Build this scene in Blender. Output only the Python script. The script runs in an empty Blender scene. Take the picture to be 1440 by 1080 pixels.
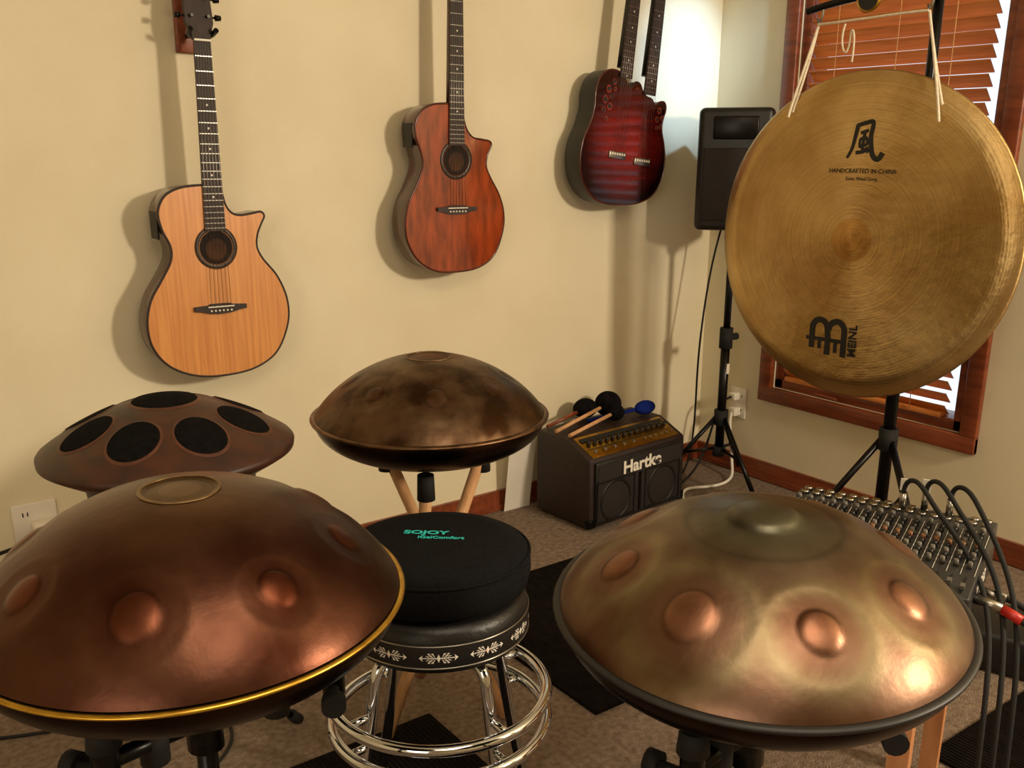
import bpy, bmesh, math, random
from mathutils import Vector, Matrix, Euler
random.seed(3)
S=bpy.context.scene
COL=S.collection
try:
    S.view_settings.view_transform='Standard'
except Exception: pass

# ---------------------------------------------------------------- helpers
def lin(h):
    if isinstance(h,str):
        h=h.lstrip('#'); c=[int(h[i:i+2],16)/255 for i in (0,2,4)]
    else: c=h
    return tuple(((x/12.92) if x<=.04045 else ((x+.055)/1.055)**2.4) for x in c)
def mat(name,c1,c2=None,rough=.5,metal=0,scale=8,stretch=(1,1,1),bump=0,bscale=None,coat=0,detail=4,lo=.35,hi=.65,spec=.5,kind='noise',vcol=False,bstretch=None,crough=.08):
    m=bpy.data.materials.new(name); m.use_nodes=True
    nt=m.node_tree; N=nt.nodes; L=nt.links; b=N['Principled BSDF']
    a=lin(c1); d=lin(c2) if c2 else a
    tc=N.new('ShaderNodeTexCoord'); mp=N.new('ShaderNodeMapping'); mp.inputs['Scale'].default_value=stretch
    L.new(tc.outputs['Object'],mp.inputs[0])
    if kind=='wave':
        t=N.new('ShaderNodeTexWave'); t.inputs['Scale'].default_value=scale; t.inputs['Distortion'].default_value=3; t.inputs['Detail'].default_value=3; out=t.outputs['Fac']
    else:
        t=N.new('ShaderNodeTexNoise'); t.inputs['Scale'].default_value=scale; t.inputs['Detail'].default_value=detail; out=t.outputs['Fac']
    L.new(mp.outputs[0],t.inputs['Vector'])
    r=N.new('ShaderNodeValToRGB'); r.color_ramp.elements[0].position=lo; r.color_ramp.elements[1].position=hi
    r.color_ramp.elements[0].color=(*a,1); r.color_ramp.elements[1].color=(*d,1)
    L.new(out,r.inputs[0])
    if vcol:
        at=N.new('ShaderNodeAttribute'); at.attribute_name='Col'
        mx=N.new('ShaderNodeMix'); mx.data_type='RGBA'; mx.blend_type='MULTIPLY'; mx.inputs[0].default_value=1
        L.new(at.outputs['Color'],mx.inputs[6]); L.new(r.outputs[0],mx.inputs[7]); L.new(mx.outputs[2],b.inputs['Base Color'])
    else: L.new(r.outputs[0],b.inputs['Base Color'])
    b.inputs['Roughness'].default_value=rough; b.inputs['Metallic'].default_value=metal
    b.inputs['Specular IOR Level'].default_value=spec
    b.inputs['Coat Weight'].default_value=coat; b.inputs['Coat Roughness'].default_value=crough
    if bump:
        t2=N.new('ShaderNodeTexNoise'); t2.inputs['Scale'].default_value=bscale or scale*3; t2.inputs['Detail'].default_value=3
        if bstretch:
            m2=N.new('ShaderNodeMapping'); m2.inputs['Scale'].default_value=bstretch; L.new(tc.outputs['Object'],m2.inputs[0]); L.new(m2.outputs[0],t2.inputs['Vector'])
        else: L.new(mp.outputs[0],t2.inputs['Vector'])
        bp=N.new('ShaderNodeBump'); bp.inputs['Strength'].default_value=bump; bp.inputs['Distance'].default_value=.01
        L.new(t2.outputs['Fac'],bp.inputs['Height']); L.new(bp.outputs[0],b.inputs['Normal'])
    return m
def root(name,loc=(0,0,0),rz=0,rot=None):
    e=bpy.data.objects.new(name,None); e.empty_display_size=.1; COL.objects.link(e); e.location=loc
    e.rotation_euler=rot if rot else (0,0,rz); return e
def mesh(name,V,Fc,m,par=None,smooth=False,loc=(0,0,0),rot=(0,0,0)):
    me=bpy.data.meshes.new(name); me.from_pydata([tuple(v) for v in V],[],Fc); me.update()
    bm=bmesh.new(); bm.from_mesh(me); bmesh.ops.recalc_face_normals(bm,faces=bm.faces); bm.to_mesh(me); bm.free()
    if m: me.materials.append(m)
    if smooth:
        for p in me.polygons: p.use_smooth=True
    o=bpy.data.objects.new(name,me); COL.objects.link(o); o.parent=par; o.location=loc; o.rotation_euler=rot
    return o
def bevel(o,w,seg=2):
    b=o.modifiers.new('b','BEVEL'); b.width=w; b.segments=seg; b.limit_method='ANGLE'
    for p in o.data.polygons: p.use_smooth=True
    return o
CF=[(0,3,2,1),(4,5,6,7),(0,1,5,4),(1,2,6,5),(2,3,7,6),(3,0,4,7)]
def boxv(c,s):
    x,y,z=c; a,b,d=s[0]/2,s[1]/2,s[2]/2
    return [(x-a,y-b,z-d),(x+a,y-b,z-d),(x+a,y+b,z-d),(x-a,y+b,z-d),(x-a,y-b,z+d),(x+a,y-b,z+d),(x+a,y+b,z+d),(x-a,y+b,z+d)]
def box(name,par,m,c,s,bv=0,rot=(0,0,0)):
    o=mesh(name,boxv((0,0,0),s),CF,m,par,loc=c,rot=rot)
    if bv: bevel(o,bv)
    return o
def boxes(name,par,m,L,loc=(0,0,0),rot=(0,0,0)):
    V=[];Fc=[]
    for c,s in L:
        n=len(V); V+=boxv(c,s); Fc+=[tuple(n+i for i in f) for f in CF]
    return mesh(name,V,Fc,m,par,loc=loc,rot=rot)
def lathe(name,par,m,prof,seg=64,loc=(0,0,0),rot=(0,0,0),smooth=True):
    V=[];Fc=[]
    for r,z in prof:
        for i in range(seg):
            t=2*math.pi*i/seg; V.append((r*math.cos(t),r*math.sin(t),z))
    for j in range(len(prof)-1):
        for i in range(seg):
            k=(i+1)%seg; Fc.append((j*seg+i,j*seg+k,(j+1)*seg+k,(j+1)*seg+i))
    o=mesh(name,V,Fc,m,par,smooth,loc,rot)
    bm=bmesh.new(); bm.from_mesh(o.data); bmesh.ops.remove_doubles(bm,verts=bm.verts,dist=1e-6); bmesh.ops.recalc_face_normals(bm,faces=bm.faces); bm.to_mesh(o.data); bm.free()
    if smooth:
        for p in o.data.polygons: p.use_smooth=True
    return o
def rods(name,par,m,L,seg=14,smooth=True):
    V=[];Fc=[]
    for p1,p2,r1,r2 in L:
        p1=Vector(p1);p2=Vector(p2); d=(p2-p1).normalized()
        a=d.orthogonal().normalized(); b=d.cross(a); n=len(V)
        for p,r in ((p1,r1),(p2,r2)):
            for i in range(seg):
                t=2*math.pi*i/seg; V.append(p+a*r*math.cos(t)+b*r*math.sin(t))
        for i in range(seg):
            k=(i+1)%seg; Fc.append((n+i,n+k,n+seg+k,n+seg+i))
        Fc.append(tuple(range(n,n+seg))); Fc.append(tuple(range(n+seg,n+2*seg)))
    o=mesh(name,V,Fc,m,par)
    for p in o.data.polygons: p.use_smooth=smooth and len(p.vertices)==4
    return o
def tube(name,par,m,pts,r,cyc=False,nurbs=True,res=8,flat=None):
    cu=bpy.data.curves.new(name,'CURVE'); cu.dimensions='3D'; cu.bevel_depth=r; cu.bevel_resolution=4; cu.resolution_u=res; cu.use_fill_caps=True
    s=cu.splines.new('NURBS' if nurbs else 'POLY'); s.points.add(len(pts)-1)
    for i,p in enumerate(pts): s.points[i].co=(*p,1)
    s.use_cyclic_u=cyc
    if nurbs: s.order_u=min(4,len(pts)); s.use_endpoint_u=not cyc
    cu.materials.append(m); o=bpy.data.objects.new(name,cu); COL.objects.link(o); o.parent=par
    return o
def ring(name,par,m,R,r,loc=(0,0,0),rot=(0,0,0),seg=96,rs=12,sz=1):
    V=[];Fc=[]
    for i in range(seg):
        t=2*math.pi*i/seg
        for j in range(rs):
            u=2*math.pi*j/rs; q=R+r*math.cos(u); V.append((q*math.cos(t),q*math.sin(t),r*math.sin(u)*sz))
    for i in range(seg):
        for j in range(rs):
            Fc.append((i*rs+j,((i+1)%seg)*rs+j,((i+1)%seg)*rs+(j+1)%rs,i*rs+(j+1)%rs))
    return mesh(name,V,Fc,m,par,True,loc,rot)
def text(name,par,m,s,size,loc,rot,ext=.0005,sx=1,bold=0):
    cu=bpy.data.curves.new(name,'FONT'); cu.body=s; cu.size=size; cu.extrude=ext; cu.align_x='CENTER'; cu.align_y='CENTER'; cu.offset=bold
    cu.materials.append(m); o=bpy.data.objects.new(name,cu); COL.objects.link(o); o.parent=par; o.location=loc; o.rotation_euler=rot; o.scale=(sx,1,1)
    return o
def spline(P,n=8):
    out=[];k=len(P)
    for i in range(k):
        p0,p1,p2,p3=[Vector(P[(i+j-1)%k]) for j in range(4)]
        for q in range(n):
            t=q/n; out.append(.5*((2*p1)+(p2-p0)*t+(2*p0-5*p1+4*p2-p3)*t*t+(3*p1-p0-3*p2+p3)*t**3))
    return out

# ---------------------------------------------------------------- materials
wallm=mat('wall_paint','#e6dcbf','#dfd4b5',rough=.75,scale=3,bump=.08,bscale=220)
ceilm=mat('ceiling_paint','#e8dfc8','#e2d8be',rough=.9)
carpet=mat('carpet_beige','#a08d7c','#796757',rough=1,scale=60,bump=1,bscale=260,spec=.1,lo=.3,hi=.7)
trimw=mat('trim_wood','#8a4526','#6d3118',rough=.4,scale=6,stretch=(8,1,8),coat=.2)
blindw=mat('blind_wood','#e8954f','#d07c3a',rough=.4,scale=5,stretch=(6,1,20))
black=mat('black_plastic','#0d0c0c','#141312',rough=.45,scale=40)
rubber=mat('black_rubber','#0a0a0a','#121110',rough=.8)
blackm=mat('black_metal','#0c0b0b','#161412',rough=.3,scale=20,metal=.6)
chrome=mat('chrome','#dde1e8','#cfd4dc',rough=.07,metal=1)
steel=mat('steel','#a8a49c','#8e8a82',rough=.3,metal=1)
goldm=mat('gold_metal','#c79a3c','#a97d2a',rough=.3,metal=1,scale=30)
palebronze=mat('pale_bronze','#9a8260','#7a6448',rough=.4,metal=1,scale=30)
white=mat('white_plastic','#ece6da','#e3dccc',rough=.4)
whitep=mat('white_print','#e9e4d8','#e2dccf',rough=.5)
blackp=mat('black_print','#0b0908','#100d0b',rough=.5)
teal=mat('teal_print','#35d0cc','#2fc4c0',rough=.6)
redp=mat('red_plastic','#b3241c','#a01d16',rough=.4)
beech=mat('beech_wood','#d8a878','#c69363',rough=.45,scale=8,stretch=(6,6,1))
pine=mat('pine_wood','#cf9366','#b97c50',rough=.5,scale=6,stretch=(8,8,1))

# ---------------------------------------------------------------- room
XL,YF,HC=-5.2,-5.2,2.6
mesh('floor',[(XL,YF,0),(0,YF,0),(0,0,0),(XL,0,0)],[(0,1,2,3)],carpet)
mesh('ceiling',[(XL,YF,HC),(0,YF,HC),(0,0,HC),(XL,0,HC)],[(0,1,2,3)],ceilm)
box('wall_back',None,wallm,(XL/2,.05,HC/2),(-XL+.2,.1,HC))
box('wall_left',None,wallm,(XL-.05,YF/2,HC/2),(.1,-YF,HC))
box('wall_front',None,wallm,(XL/2,YF-.05,HC/2),(-XL+.2,.1,HC))
wy0,wy1,wz0,wz1=-1.19,-.39,.40,2.14     # glazed opening
boxes('wall_right',None,wallm,[((.06,(YF+wy0)/2,HC/2),(.12,wy0-YF,HC)),((.06,wy1/2,HC/2),(.12,-wy1,HC)),
   ((.06,(wy0+wy1)/2,wz0/2),(.12,wy1-wy0,wz0)),((.06,(wy0+wy1)/2,(wz1+HC)/2),(.12,wy1-wy0,HC-wz1))])
boxes('baseboard_back',None,trimw,[((XL/2,-.007,.04),(-XL-.02,.014,.08)),((XL/2,-.010,.015),(-XL-.02,.02,.02))])
boxes('baseboard_right',None,trimw,[((-.007,YF/2,.04),(.014,-YF-.02,.08)),((-.010,YF/2,.015),(.02,-YF-.02,.02))])
W=root('window_1')
o=boxes('casing',W,trimw,[((-.012,wy1+.03,(wz0+wz1)/2),(.024,.06,wz1-wz0+.12)),((-.012,wy0-.03,(wz0+wz1)/2),(.024,.06,wz1-wz0+.12)),
   ((-.012,(wy0+wy1)/2,wz0-.03),(.026,wy1-wy0+.12,.06)),((-.012,(wy0+wy1)/2,wz1+.03),(.026,wy1-wy0+.12,.06))]); bevel(o,.005)
o=boxes('sash',W,trimw,[((.06,wy1-.02,(wz0+wz1)/2),(.11,.04,wz1-wz0)),((.06,wy0+.02,(wz0+wz1)/2),(.11,.04,wz1-wz0)),
   ((.06,(wy0+wy1)/2,wz0+.02),(.11,wy1-wy0,.04)),((.06,(wy0+wy1)/2,wz1-.02),(.11,wy1-wy0,.04))]); bevel(o,.004)
tube('crank',W,trimw,[(-.03,wy1-.22,wz0+.02),(-.04,wy1-.26,wz0+.025),(-.035,wy1-.32,wz0+.02)],.006)
V=[];Fc=[]
z=wz0+.06
ang=math.radians(46)
while z<wz1-.06:
    n=len(V); a=.025*math.cos(ang)
    for yy in (wy0+.075,wy1-.045):
        for sx,sz in ((-a,-a*math.tan(ang)),(a,a*math.tan(ang))):
            for th in (0,.003): V.append((.02-sx,yy,z+sz+th))
    Fc+=[(n,n+1,n+3,n+2),(n+4,n+6,n+7,n+5),(n,n+4,n+5,n+1),(n+2,n+3,n+7,n+6),(n+1,n+5,n+7,n+3),(n,n+2,n+6,n+4)]
    z+=.043
mesh('blind_slats',V,Fc,blindw,W)
box('blind_bottom_rail',W,blindw,(.02,(wy0+wy1)/2+.017,wz0+.045),(.045,wy1-wy0-.135,.018),.003)
rods('blind_cords',W,beech,[((-.006,y,wz0+.045),(-.006,y,wz1-.05),.0015,.0015) for y in (wy0+.2,wy1-.16,(wy0+wy1)/2)])
gl=bpy.data.materials.new('window_glass'); gl.use_nodes=True
b=gl.node_tree.nodes['Principled BSDF']; b.inputs['Transmission Weight'].default_value=1; b.inputs['Roughness'].default_value=0; b.inputs['IOR'].default_value=1.02
mesh('glass',[(.1,wy0,wz0),(.1,wy1,wz0),(.1,wy1,wz1),(.1,wy0,wz1)],[(0,1,2,3)],gl,W)

# ---------------------------------------------------------------- outlets
O=root('wall_outlet',(-2.68,0,.33))
bevel(box('cover',O,white,(0,-.005,0),(.115,.01,.12)),.003)
bevel(box('plug_adapter',O,white,(.02,-.035,-.02),(.065,.05,.06)),.006)
boxes('slots',O,blackp,[((-.03,-.0105,.03),(.003,.001,.012)),((-.018,-.0105,.03),(.003,.001,.012))])
tube('cord',O,rubber,[(.0,-.06,-.02),(-.04,-.09,-.03),(-.1,-.1,-.02),(-.2,-.1,-.06),(-.35,-.1,-.2)],.005)
O=root('wall_outlet.001',(0,-.22,.30))
bevel(box('cover',O,white,(-.005,0,0),(.01,.08,.13)),.003)
bevel(box('plug_upper',O,white,(-.028,.005,.03),(.04,.035,.03)),.004)
bevel(box('plug_lower',O,white,(-.028,0,-.035),(.04,.035,.035)),.004)
boxes('slots',O,blackp,[((-.0105,-.02,.03),(.001,.003,.012)),((-.0105,-.02,-.03),(.001,.003,.012))])
tube('cord_white',O,white,[(-.045,0,-.04),(-.08,-.02,-.06),(-.07,-.03,-.15),(-.08,-.05,-.25),(-.12,-.1,-.293),(-.28,-.12,-.293),(-.4,.0,-.293),(-.55,-.3,-.293)],.006)
tube('cord_black',O,rubber,[(-.045,.005,.03),(-.09,.02,.02),(-.1,.04,-.05),(-.12,.06,-.2),(-.2,.05,-.293),(-.33,.0,-.293)],.005)

# ---------------------------------------------------------------- guitars
fretb=mat('rosewood_fretboard','#33201a','#1f120d',rough=.55,scale=8,stretch=(20,20,2))
mahog=mat('mahogany_sides','#4e2214','#351409',rough=.25,scale=6,stretch=(10,10,2),coat=.6)
def guitar(name,loc,out,topm,sidem,bind,D,necks,th=.095,off=.035):
    G=root(name,loc)
    P=spline([(a,0,b) for a,b in out],6); n=len(P)
    f=-(off+th); bk=-off
    V=[(p.x,f,p.z) for p in P]
    mesh('soundboard',V,[tuple(range(n))],topm,G)
    V2=[]
    for w,k in ((f,1),(f+.004,1.004),(bk-.012,1.0),(bk-.003,.985),(bk,.95)):
        V2+=[((p.x)*k,w,(p.z-.25)*k+.25) for p in P]
    Fc=[(j*n+i,j*n+(i+1)%n,(j+1)*n+(i+1)%n,(j+1)*n+i) for j in range(4) for i in range(n)]+[tuple(range(4*n,5*n))]
    mesh('body_sides_back',V2,Fc,sidem,G,True)
    tube('binding',G,bind,[(p.x,f+.002,p.z) for p in P],.0035,True,False)
    for q,(bu,bv,hu,hv,hole) in enumerate(necks):
        ax=Vector((hu-bu,0,hv-bv)); Ln=ax.length; ax.normalize()
        rot=math.atan2(ax.x,ax.z)
        K=root('neck_assembly_%d'%(q+1),(bu,0,bv),rot=(0,rot,0)); K.parent=G
        sh=hole; jv=sh+.045; fr=f-.006
        w0,w1=.029,.022
        V=[(-w0,f-.0005,jv),(w0,f-.0005,jv),(w1,f-.0005,Ln),(-w1,f-.0005,Ln)]
        V+=[(x,fr,z) for x,_,z in V]
        mesh('fretboard',V,CF,fretb,K)
        L=[]
        for i in range(1,22):
            fv=Ln*(1/(2**(i/12)))
            if fv<jv+.004: break
            ww=w1+(w0-w1)*(Ln-fv)/(Ln-jv)
            L.append(((0,fr-.0006,fv),(2*ww,.0016,.0020)))
        boxes('frets',K,steel,L)
        L=[]
        for i in (5,7,9,12,15):
            fv=Ln*(1/(2**((i-.5)/12)))
            if fv>jv: L.append(((0,fr-.0003,fv),(.005,.001,.005)))
        boxes('inlays',K,whitep,L)
        rods('neck',K,sidem,[((0,f+.0205,.3 if Ln>.6 else .25),(0,f+.0165,Ln),.021,.017)])
        V=[(-.022,f-.004,Ln),(.022,f-.004,Ln),(.037,f+.006,Ln+.045),(.033,f+.03,Ln+.19),(.012,f+.031,Ln+.2),(-.012,f+.031,Ln+.2),(-.033,f+.03,Ln+.19),(-.037,f+.006,Ln+.045)]
        V+=[(x,y+.016,z) for x,y,z in V]
        mesh('headstock',V,[tuple(range(8)),tuple(range(8,16))]+[(i,(i+1)%8,8+(i+1)%8,8+i) for i in range(8)],D.get('head',fretb),K)
        L=[]
        for i in range(3):
            zz=Ln+.06+.045*i; yy=f+.008+.007*i
            for s in (-1,1):
                L.append(((s*.022,yy-.012,zz),(s*.022,yy+.01,zz),.004,.004)); L.append(((s*.03,yy+.012,zz),(s*.05,yy+.012,zz),.003,.003)); L.append(((s*.048,yy+.012,zz),(s*.062,yy+.012,zz),.008,.007))
        rods('tuners',K,D.get('hw',blackm),L)
        box('nut',K,whitep,(0,f-.007,Ln),(.044,.006,.005))
        bw=D.get('bw',.075)
        if D.get('flatbridge'):
            box('bridge',K,steel,(0,f-.004,0),(.08,.008,.026),.003)
            boxes('bridge_saddles',K,whitep,[((u*.0115,f-.010,.004),(.006,.004,.008)) for u in (-2.5,-1.5,-.5,.5,1.5,2.5)])
        else:
            V=[(-bw,0,-.004),(-bw*.75,0,-.006),(-bw*.4,0,-.013),(0,0,-.015),(bw*.4,0,-.013),(bw*.75,0,-.006),(bw,0,-.004),(bw,0,.008),(bw*.5,0,.010),(bw*.35,0,.014),(-bw*.35,0,.014),(-bw*.5,0,.010),(-bw,0,.008)]
            k=len(V); V=[(a,f-.009,c) for a,_,c in V]+[(a,f,c) for a,_,c in V]
            mesh('bridge',V,[tuple(range(k)),tuple(range(k,2*k))]+[(i,(i+1)%k,k+(i+1)%k,k+i) for i in range(k)],fretb,K)
            box('saddle',K,whitep,(0,f-.010,.006),(.075,.006,.003))
            rods('bridge_pins',K,whitep,[((u*.0115,f-.008,-.005),(u*.0115,f-.013,-.005),.003,.0025) for u in (-2.5,-1.5,-.5,.5,1.5,2.5)],8)
        rods('strings',K,steel,[((u*.0115,f-.011,.0),(u*.0068,f-.009,Ln),.0006,.0005) for u in (-2.5,-1.5,-.5,.5,1.5,2.5)],6)
        if not D.get('nohole'):
            lathe('soundhole',K,D['hole'],[(0,0),(.047,0)],48,(0,f-.0008,sh),(math.pi/2,0,0))
            ring('rosette',K,D['ros'],.053,.005,(0,f-.0001,sh),(math.pi/2,0,0),64,8,.3)
            ring('rosette_edge',K,blackp,.0595,.0012,(0,f-.0005,sh),(math.pi/2,0,0),64,6,.5)
            lathe('label',K,D.get('lab',fretb),[(0,0),(.03,0)],24,(0,f-.0012,sh-.005),(math.pi/2,0,0))
        box('hanger_plate',K,D.get('hang',trimw),(0,-.011,Ln+.045),(.06,.02,.14),.004)
        tube('hanger_fork',K,blackm,[(0,-.02,Ln+.02),(0,f+.06,Ln+.015),(0,f+.035,Ln+.01)],.007)
        tube('hanger_arms',K,blackm,[(-.034,f-.02,Ln+.025),(-.034,f+.02,Ln+.01),(0,f+.038,Ln+.01),(.034,f+.02,Ln+.01),(.034,f-.02,Ln+.025)],.007)
    return G
spruce=mat('spruce_top','#de9a54','#c98243',rough=.40,scale=7,stretch=(14,1,.5),coat=.8,detail=3,crough=.25)
holein=mat('soundhole_interior','#150a06','#221108',rough=.9)
rosm=mat('rosette_inlay','#241a14','#4a3a2a',rough=.4,scale=90)
labm=mat('paper_label','#3a2416','#52351f',rough=.9)
out1=[(0,0),(.09,.010),(.160,.05),(.2,.13),(.203,.2),(.178,.27),(.137,.325),(.122,.36),(.126,.395),(.14,.425),(.150,.445),(.140,.457),(.11,.453),(.078,.450),(.055,.458),(.040,.48),(.033,.510),(.028,.532),(0,.534),(-.035,.534),(-.085,.528),(-.125,.508),(-.146,.468),(-.14,.42),(-.122,.375),(-.125,.335),(-.155,.285),(-.19,.23),(-.205,.165),(-.195,.1),(-.155,.045),(-.085,.01)]
guitar('acoustic_guitar',(-2.148,0,.703),out1,spruce,mahog,fretb,dict(hole=holein,ros=rosm,lab=labm),[(0,.195,.012,.905,.17)])
mahtop=mat('figured_mahogany_top','#a5431d','#672410',rough=.12,scale=6,stretch=(7,1,1.6),coat=1,detail=7,lo=.3,hi=.68)
out2=[(0,0),(.085,.008),(.15,.045),(.185,.12),(.19,.18),(.172,.24),(.135,.30),(.120,.335),(.125,.37),(.140,.398),(.135,.412),(.105,.418),(.070,.424),(.048,.445),(.036,.475),(.03,.51),(.026,.525),(0,.526),(-.035,.526),(-.08,.522),(-.118,.505),(-.142,.47),(-.143,.425),(-.125,.375),(-.122,.335),(-.145,.28),(-.177,.225),(-.19,.165),(-.183,.105),(-.145,.045),(-.08,.008)]
bindt=mat('tortoise_binding','#54200e','#3a1408',rough=.2)
guitar('acoustic_guitar.001',(-1.345,0,.94),out2,mahtop,mahog,bindt,dict(hole=holein,ros=rosm,lab=labm),[(0,.20,.012,.9,.155)])
def burst():
    m=mat('cherry_sunburst','#8e1c14','#5e0f0b',rough=.1,scale=5,stretch=(1,1,9),coat=1)
    nt=m.node_tree;N=nt.nodes;L=nt.links;b=N['Principled BSDF']
    tc=N.new('ShaderNodeTexCoord'); mp=N.new('ShaderNodeMapping'); mp.inputs['Location'].default_value=(0.0,0,-.92); mp.inputs['Scale'].default_value=(4.6,0,4.3)
    L.new(tc.outputs['Object'],mp.inputs[0]); ln=N.new('ShaderNodeVectorMath'); ln.operation='LENGTH'; L.new(mp.outputs[0],ln.inputs[0])
    r=N.new('ShaderNodeValToRGB'); r.color_ramp.elements[0].position=.3; r.color_ramp.elements[0].color=(1,1,1,1); r.color_ramp.elements[1].position=.92; r.color_ramp.elements[1].color=(.03,.01,.01,1)
    L.new(ln.outputs['Value'],r.inputs[0])
    src=b.inputs['Base Color'].links[0].from_socket
    mx=N.new('ShaderNodeMix'); mx.data_type='RGBA'; mx.blend_type='MULTIPLY'; mx.inputs[0].default_value=1
    L.new(src,mx.inputs[6]); L.new(r.outputs[0],mx.inputs[7]); L.new(mx.outputs[2],b.inputs['Base Color']); return m
out3=[(0,0),(.08,.005),(.15,.035),(.19,.095),(.2,.155),(.192,.21),(.178,.26),(.182,.30),(.195,.335),(.186,.36),(.16,.36),(.14,.35),(.12,.37),(.095,.378),(.075,.395),(.06,.42),(.038,.425),(.022,.405),(.006,.41),(-.02,.445),(-.055,.462),(-.095,.46),(-.13,.435),(-.148,.39),(-.152,.34),(-.17,.285),(-.2,.23),(-.213,.165),(-.2,.09),(-.15,.03),(-.08,.005)]
G3=guitar('double_neck_guitar',(-.61,0,1.13),out3,burst(),black,bindt,dict(nohole=1,flatbridge=1,bw=.06),[(-.045,.175,.03,.80,.22),(.078,.150,.150,.80,.19)])
leaf=mat('leaf_epaulet','#a33a1e','#2a0c08',rough=.3,scale=60)
def discs(name,par,m,L,y):
    V=[];Fc=[]
    for cx,cz,r in L:
        n=len(V)
        for i in range(20): t=2*math.pi*i/20; V.append((cx+r*math.cos(t),y,cz+r*math.sin(t)))
        Fc.append(tuple(range(n,n+20)))
    return mesh(name,V,Fc,m,par)
eps=[(-.09,.40,.013),(-.065,.425,.011),(-.105,.365,.014),(-.075,.375,.011),(-.112,.33,.011),(-.085,.342,.013),(-.1,.30,.009),(-.06,.40,.008),(.16,.33,.012),(.175,.305,.01),(.15,.30,.011),(.165,.275,.009),(.148,.27,.008),(.045,.40,.008)]
discs('epaulet_leaves',G3,leaf,eps,-.1312)
discs('epaulet_holes',G3,blackp,[(a,b,c*.6) for a,b,c in eps],-.1318)
for g,(u,v) in (('acoustic_guitar',(-.143,.43)),('acoustic_guitar.001',(-.142,.43))):
    P=bpy.data.objects[g]; box('preamp_panel',P,black,(u-.002,-.08,v),(.006,.06,.075),.002)

# ---------------------------------------------------------------- handpans
cam=Vector((-3.080,-2.808,1.35))
def dome(r,R,h,p=2.0,q=.8):
    x=max(0,1-(r/R)**p); return h*x**q
def handpan(name,loc,R,h,hb,angs,rf,cols,port=None,ding=None,rimm=None,rimr=.006,fa=.062,fb=.052,dr=.026,dd=.005,shellm=None,botm=None,tl=0,p=2.0,q=.8,conv=-1,fk=.7,pcol='#7d664c'):
    near=math.atan2(cam.y-loc[1],cam.x-loc[0])
    axis=Vector((-math.sin(near),math.cos(near),0))
    G=root(name,loc,rot=Matrix.Rotation(math.radians(tl),3,axis).to_euler())
    C0,C1,C2,C3=[Vector(lin(c)) for c in cols]
    nr,na=120,320; V=[];Fc=[];vc=[]
    fl=[near+math.radians(a) for a in angs]
    for j in range(nr+1):
        r=R*.995*(j/nr)
        r=max(r,1e-4)
        for i in range(na):
            t=2*math.pi*i/na; x,y=r*math.cos(t),r*math.sin(t)
            zz=dome(r,R,h,p,q); c=C0.copy()
            k=max(0,1-r/(R*.6)); c=c.lerp(C3,min(1,k*1.5))
            for k_,a in enumerate(fl):
                fx,fy=rf*math.cos(a),rf*math.sin(a)
                dx,dy=x-fx,y-fy
                dt=-dx*math.sin(a)+dy*math.cos(a); dn=dx*math.cos(a)+dy*math.sin(a)
                sc=1+.14*math.cos(k_*2.1)
                e=math.sqrt((dt/(fa*sc))**2+(dn/(fb*sc))**2)
                if e<1.6:
                    if e<1: zz-=.0014*(1-e**4)
                    zz+=.0003*math.exp(-((e-1.05)/.12)**2)
                    w=math.exp(-((e-1.0)/.25)**2); c=c.lerp(C1,fk*w)
                    if e<.95: c=c.lerp(C2,.4*(1-e))
                e2=math.sqrt((dt/(dr*sc))**2+(dn/(dr*.9*sc))**2)
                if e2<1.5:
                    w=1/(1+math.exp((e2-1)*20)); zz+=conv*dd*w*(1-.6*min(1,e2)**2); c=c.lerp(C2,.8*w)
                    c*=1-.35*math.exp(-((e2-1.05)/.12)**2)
            if ding:
                rd,hd=ding
                zz-=.0018/(1+math.exp((r-rd*2.2)*300))
                zz+=hd/(1+math.exp((r-rd)*420))*(1-.35*min(1,r/rd)**2)
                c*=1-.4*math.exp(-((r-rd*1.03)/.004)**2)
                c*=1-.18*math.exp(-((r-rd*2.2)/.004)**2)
            if port:
                if r<port: zz-=.003*min(1,(port-r)/.004); c=Vector(lin(pcol))*(1.25 if r<port*.55 else .85)
            V.append((x,y,zz)); vc.append((*c,1))
    for j in range(nr):
        for i in range(na):
            k=(i+1)%na; Fc.append((j*na+i,j*na+k,(j+1)*na+k,(j+1)*na+i))
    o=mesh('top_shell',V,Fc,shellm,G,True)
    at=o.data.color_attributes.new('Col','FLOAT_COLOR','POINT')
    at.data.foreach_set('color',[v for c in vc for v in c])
    lathe('bottom_shell',G,botm,[(R*.995,0)]+[(R*math.cos(a),-hb*math.sin(a)**.9) for a in [i*math.pi/2/20 for i in range(1,20)]]+[(0.001,-hb)],96)
    ring('rim',G,rimm,R+.001,rimr,(0,0,-.001),seg=160,sz=.6)
    if port: ring('port_ring',G,palebronze,port+.002,.0025,(0,0,dome(port,R,h,p,q)+.0001),sz=.4)
    return G
pr=mat('nitrided_steel_copper','#ffffff','#b8a89c',rough=.36,metal=1,scale=9,vcol=True,bump=.04,bscale=60)
pl_=mat('burnished_copper_steel','#ffffff','#a8958c',rough=.34,metal=1,scale=7,vcol=True,bump=.04,bscale=60)
pc=mat('aged_bronze_steel','#ffffff','#8f7f70',rough=.38,metal=1,scale=14,vcol=True,bump=.08,bscale=50)
bots=mat('dark_shell','#3a2a22','#241914',rough=.3,metal=1,scale=10)
rope=mat('rubber_rim','#0b0a0a','#171412',rough=.5)
brassrim=mat('brass_rim','#d8b04a','#b98f34',rough=.3,metal=1,scale=30)
bronzerim=mat('bronze_rim','#7d6048','#54402e',rough=.35,metal=1,scale=30)
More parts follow.
